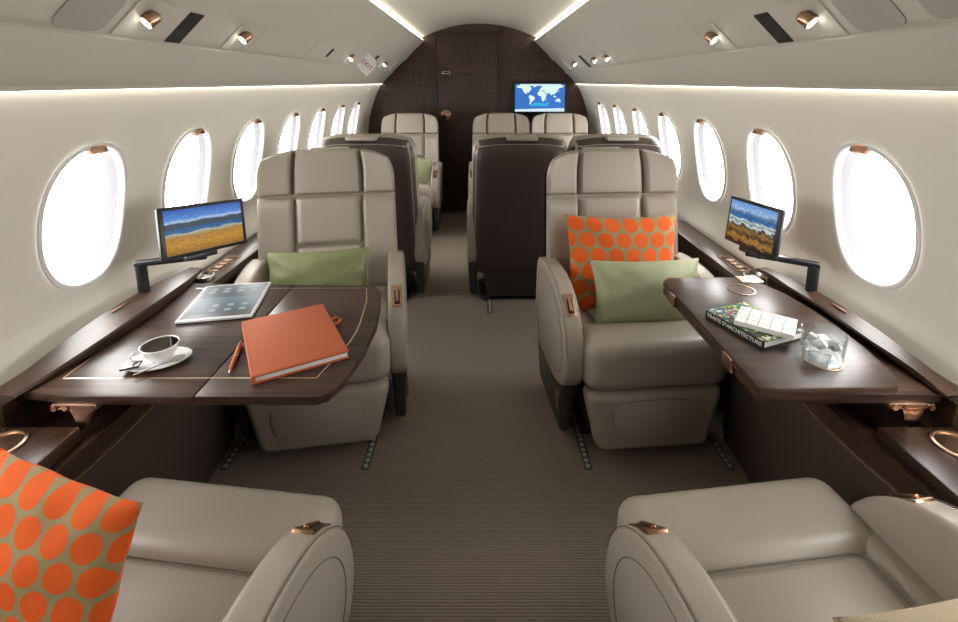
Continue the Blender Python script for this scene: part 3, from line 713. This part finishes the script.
# ------------------------------------------------------------ seat-side monitors
def monitor(label, bl, br, tl_, tr2, post, pic, jx):
    BL, BR, TL, TRr = map(Vector, (bl, br, tl_, tr2)); c = (BL+BR+TL+TRr)/4
    ex_ = ((BR-BL)+(TRr-TL)).normalized(); ez_ = ((TL-BL)+(TRr-BR)); ez_ = (ez_-ex_*ez_.dot(ex_)).normalized(); ey_ = ez_.cross(ex_)
    w = ((BR-BL).length+(TRr-TL).length)/4; h = ((TL-BL).length+(TRr-BR).length)/4
    P = Vector(post)
    root = thing('seat_monitor', label, 'monitor', P)
    mt = Matrix(((ex_.x, ey_.x, ez_.x, c.x-P.x), (ex_.y, ey_.y, ez_.y, c.y-P.y), (ex_.z, ey_.z, ez_.z, c.z-P.z), (0, 0, 0, 1)))
    mb = MB(); mb.rbox((-w, 0, -h), (w, .016, h), .005, 3, mt=mt); hs = mb.build('housing', 'black', root)
    sw_, sh_ = w*.90, h*.86
    v = [mt @ Vector(p) for p in ((-sw_, -.0008, -sh_), (sw_, -.0008, -sh_), (sw_, -.0008, sh_), (-sw_, -.0008, sh_))]
    mesh_obj('screen', v, [(0, 1, 2, 3)], pic, root, 0, [(0, 0), (1, 0), (1, 1), (0, 1)])
    j = mt @ Vector((jx*w, .012, -h-.004)); zt = .785-P.z
    zt = j.z-.012
    mb = MB(); mb.tube([(0, 0, 0), (0, 0, zt-.006), (0, 0, zt)], [.016, .016, .016], 16); mb.build('post', 'black', root)
    d = Vector((j.x, j.y, 0)); L_ = d.length; a = math.atan2(d.y, d.x)
    mb = MB(); mb.rbox((-.016, -.013, zt-.004), (L_+.02, .013, zt+.014), .006, 3, mt=Matrix.Rotation(a, 4, 'Z')); mb.build('arm', 'black', root)
    mb = MB(); mb.rbox((-.05, -.004, -h-.014), (.05, .020, -h+.004), .004, 2, mt=mt @ Matrix.Translation((jx*w, 0, 0))); mb.build('mount', 'black', root)
    MB().rbox((-.014, -.05, -.030), (.014, .05, .006), .004, 2).build('post_socket', 'black', root)
    return root
EZ = 1.325
def ray(px, py, D):
    u = (px-479.5)/480; v = (py-166.6)/480; c, s = math.cos(R(10)), math.sin(R(10))
    return (u*D, (c-v*s)*D, EZ-(s+v*c)*D)
monitor('black framed screen on the left showing a mountain bay and golden field', (-.917, 1.330, .808), (-.800, 1.590, .778), (-.940, 1.350, .963), (-.815, 1.612, .930), (-1.028, 1.385, .675), 'pic_field', -.15)
monitor('black framed screen on the right showing a rocky coast and surf', (.872, 1.625, .775), (.888, 1.370, .795), (.884, 1.655, .935), (.906, 1.395, .945), (1.030, 1.400, .675), 'pic_rocks', .1)

# ------------------------------------------------------------ things on the left table
ZL = .6558
sau = thing('coffee_saucer', 'white oval saucer under the coffee cup on the left table', 'saucer', (-.775, 1.062, ZL), R(20))
MB().lathe([(.03, .0), (.045, .002), (.066, .009), (.068, .011), (.065, .0105), (.045, .005), (.001, .004)], 48, sx=1.05, sy=.74).build('dish', 'porcelain', sau)
cup = thing('coffee_cup', 'white porcelain cup of black coffee on the left table', 'cup', (-.772, 1.068, ZL+.0042), R(20))
MB().lathe([(.018, .0), (.020, .004), (.027, .012), (.036, .024), (.0405, .038), (.0415, .042), (.040, .0425), (.038, .037), (.001, .036)], 48).build('cup_body', 'porcelain', cup)
MB().lathe([(.0390, .0392), (.0390, .0398), (.001, .0398)], 48).build('coffee', 'coffee', cup)
MB().tube([(-.037, -.008, .034), (-.050, -.012, .036), (-.058, -.016, .028), (-.054, -.016, .017), (-.034, -.012, .013)], .0028, 8).build('handle', 'porcelain', cup)
ch = MB().rbox((-.020, -.013, 0), (.020, .013, .005), .001, 1).build('chocolate', 'choc'); tag(ch, 'dark wrapped chocolate square on the saucer rim', 'chocolate'); ch.matrix_basis = TR(-.815, 1.027, ZL+.0115, 0, -6, 14)
sp = MB(); sp.tube([(-.05, 0, .003), (0, 0, .004), (.028, 0, .003)], [.002, .0016, .003], 8); sp.lathe([(.002, .001), (.010, .002), (.013, .0045), (.009, .003), (.001, .0025)], 24, (.038, 0, 0), 1.3, .9)
sp = sp.build('teaspoon', 'steel'); tag(sp, 'small steel teaspoon on the saucer beside the cup', 'spoon'); sp.matrix_basis = TR(-.752, 1.030, ZL+.0095, 0, -3, 42)

tb = thing('tablet', 'white tablet computer with a lit screen lying on the left table', 'tablet', (-.775, 1.385, ZL), R(11))
MB().rbox((-.102, -.121, 0), (.102, .121, .009), .003, 3).build('casing', 'alu', tb)
MB().rbox((-.094, -.113, .0085), (.094, .113, .0094), .0003, 1).build('bezel', 'black', tb)
mb = MB(); NX, NY = 9, 13
xs = [-.086, -.070, -.052, -.030, -.012, .012, .030, .052, .070, .086]; ysc = [-.088, -.078, -.062, -.046, -.030, -.012, .004, .022, .038, .054, .070, .078, .090, .098]
v = [(x, y, .0098) for y in ysc for x in xs]; f = []; fm = []
for j in range(13):
    for i in range(9):
        f.append((j*10+i, j*10+i+1, j*10+i+11, j*10+i+10)); fm.append(1 if i in (1, 3, 5, 7) and j in (1, 3, 9, 11) else 0)
mesh_obj('screen', v, f, None, tb, 0, [((x+.086)/.172, (y+.088)/.186) for y in ysc for x in xs], ['pic_blue', 'icon'], fm)

bk = thing('portfolio', 'orange leather portfolio with a clasp loop on the left table', 'notebook', (-.480, 1.155, ZL), R(-30.5))
fold = [(-.125, -.108), (.125, -.108), (.125, .108), (-.125, .108)]
A, B, Cc, Dd = [Vector(p) for p in ((-.503, .979), (-.316, 1.086), (-.465, 1.324), (-.656, 1.227))]
bk.rotation_euler = (0, 0, math.atan2((B-A).y, (B-A).x)); cc = (A+B+Cc+Dd)/4; bk.location = (cc.x, cc.y, ZL)
hw_, hh_ = (B-A).length/2, (Dd-A).length/2
MB().rbox((-hw_, -hh_, .0), (hw_, hh_, .0035), .0015, 2).build('back_cover', 'orange_leather', bk)
MB().rbox((-hw_+.006, -hh_+.004, .0035), (hw_-.003, hh_-.004, .0155), .001, 1).build('pages', 'paper', bk)
MB().rbox((-hw_, -hh_, .0155), (hw_, hh_, .0215), .0026, 3).build('front_cover', 'orange_leather', bk)
MB().rbox((-hw_-.003, -hh_, .0), (-hw_+.006, hh_, .0215), .003, 3).build('spine', 'orange_leather', bk)
MB().tube([(hw_-.004, .055, .010), (hw_+.018, .060, .012), (hw_+.026, .045, .008), (hw_+.014, .034, .006), (hw_-.004, .035, .008)], .004, 8).build('clasp_loop', 'orange_leather', bk)
pn = thing('pen', 'orange ballpoint pen beside the portfolio', 'pen', (-.598, 1.080, ZL+.0055), math.atan2(.127, -.035))
q = MB().lathe([(.0008, -.070), (.0022, -.062), (.0045, -.045), (.0055, -.010), (.0055, .050), (.004, .066), (.0015, .069)], 16)
MB().add([Matrix.Rotation(R(90), 4, 'Y') @ v for v in q.v], q.f).build('barrel', 'orange_leather', pn)
q = MB().lathe([(.0005, -.073), (.0024, -.061), (.001, -.060)], 12); q.lathe([(.0058, -.004), (.0058, .002)], 16)
MB().add([Matrix.Rotation(R(90), 4, 'Y') @ v for v in q.v], q.f).rbox((.02, -.001, .005), (.062, .001, .0072), .0005, 1).build('tip_and_clip', 'steel', pn)

# ------------------------------------------------------------ things on the right table
ZR = .6805
bo = thing('art_book', 'colourful hardback book with a black spine on the right table', 'book')
A, B, Cc, Dd = [Vector(p) for p in ((.687, 1.079), (.842, 1.147), (.767, 1.283), (.625, 1.240))]
ux = (A-Dd).normalized(); cc = (A+B+Cc+Dd)/4; L_ = .178; W_ = .142
bo.location = (cc.x, cc.y, ZR); bo.rotation_euler = (0, 0, math.atan2(ux.y, ux.x))   # local X runs along the spine, local Y away from it
MB().box((-L_/2, -W_/2, 0), (L_/2, W_/2, .002)).build('back_cover', 'spine_black', bo, 0)
MB().box((-L_/2+.003, -W_/2+.003, .002), (L_/2-.003, W_/2-.004, .018)).build('pages', 'paper', bo, 0)
MB().box((-L_/2, -W_/2-.001, 0), (L_/2, -W_/2+.002, .020)).build('spine', 'spine_black', bo, 0)
cv = MB(); nx, ny = 26, 20; rnd = random.Random(5); cv.box((-L_/2, -W_/2, .018), (L_/2, W_/2, .0198), 5)
for i in range(nx):
    for j in range(ny):
        x0 = -L_/2+L_*i/nx; y0 = -W_/2+W_*j/ny
        a, b_ = (i+.5)/nx, (j+.5)/ny
        cidx = rnd.choice([0, 0, 5, 4, 3, 1]) if b_ > .35 or rnd.random() < .5 else 5
        if .25 < b_ < .5 and .15 < a < .4: cidx = rnd.choice([4, 2, 3])
        dx, dy = rnd.uniform(-.003, .003), rnd.uniform(-.003, .003)
        cv.add([(x0, y0, .0200), (x0+L_/nx+dx*0, y0, .0200), (x0+L_/nx, y0+W_/ny, .0200), (x0, y0+W_/ny, .0200)], [(0, 1, 2, 3)], cidx)
cv.build('front_cover', None, bo, 0, mats=['c_green', 'c_yellow', 'c_red', 'c_blue', 'c_white', 'c_black'])
text_mesh("TRAITE D'ARCHITECTURE", .0145, 'white_letter', bo, Matrix.Translation((0, -W_/2-.0014, .010)) @ Matrix.Rotation(R(90), 4, 'X'), 'spine_title')
wb = thing('booklet', 'white booklet printed with a pale grid, lying on the art book', 'book', (.747, 1.160, ZR+.0205), math.atan2(1.076-1.154, .757-.654)+0)
ux = Vector((.757-.654, 1.076-1.154)); MBw = MB()
wb.location = (.748, 1.163, ZR+.0206)
MB().rbox((-.066, -.050, 0), (.066, .052, .013), .0008, 1).build('block', 'white_book', wb)
mb = MB()
for i in range(1, 4): mb.box((-.0655, -.050+.0255*i-.0006, .013), (.0655, -.050+.0255*i+.0006, .0133))
for i in range(1, 5): mb.box((-.066+.0264*i-.0010, -.0495, .013), (-.066+.0264*i+.0010, .0515, .0133))
mb.build('printed_grid', 'grey_line', wb, 0)
gl_ = thing('tumbler', 'short clear glass tumbler of ice standing on the right table', 'glass', (.806, 1.036, ZR+.0018))
MB().lathe([(.001, 0), (.040, 0), (.0425, .003), (.0455, .070), (.0452, .0715), (.0435, .070), (.0405, .012), (.001, .010)], 56).build('glass_body', 'glass', gl_)
mb = MB(); rnd = random.Random(3)
for i in range(16):
    a = rnd.uniform(0, 6.28); r_ = rnd.uniform(0, .026); s_ = rnd.uniform(.007, .011)
    mt = Matrix.Translation((r_*math.cos(a), r_*math.sin(a), .034+rnd.uniform(0, .016))) @ Matrix.Rotation(rnd.uniform(0, 3), 4, Vector((rnd.random(), rnd.random(), rnd.random())).normalized())
    mb.rbox((-s_, -s_, -s_*.6), (s_, s_, s_*.6), .003, 2, mt=mt)
mb.build('ice', 'ice', gl_)

# ------------------------------------------------------------ light, camera
w = bpy.data.worlds.new('World'); S.world = w; w.use_nodes = True
bg = w.node_tree.nodes['Background']; bg.inputs[0].default_value = (1.0, .985, .96, 1); bg.inputs[1].default_value = 13.0

cam = bpy.data.cameras.new('Camera'); co = bpy.data.objects.new('Camera', cam); COL.objects.link(co)
co.location = (0, 0, 1.325); co.rotation_euler = (R(80), 0, 0)
cam.sensor_fit = 'HORIZONTAL'; cam.sensor_width = 36; cam.lens = 36*480/958
cam.shift_y = -(311-166.6)/958; cam.clip_start = .01
S.camera = co
vs = S.view_settings; vs.view_transform = 'Standard'; vs.look = 'None'; vs.gamma = 1; vs.use_curve_mapping = False; vs.exposure = 0
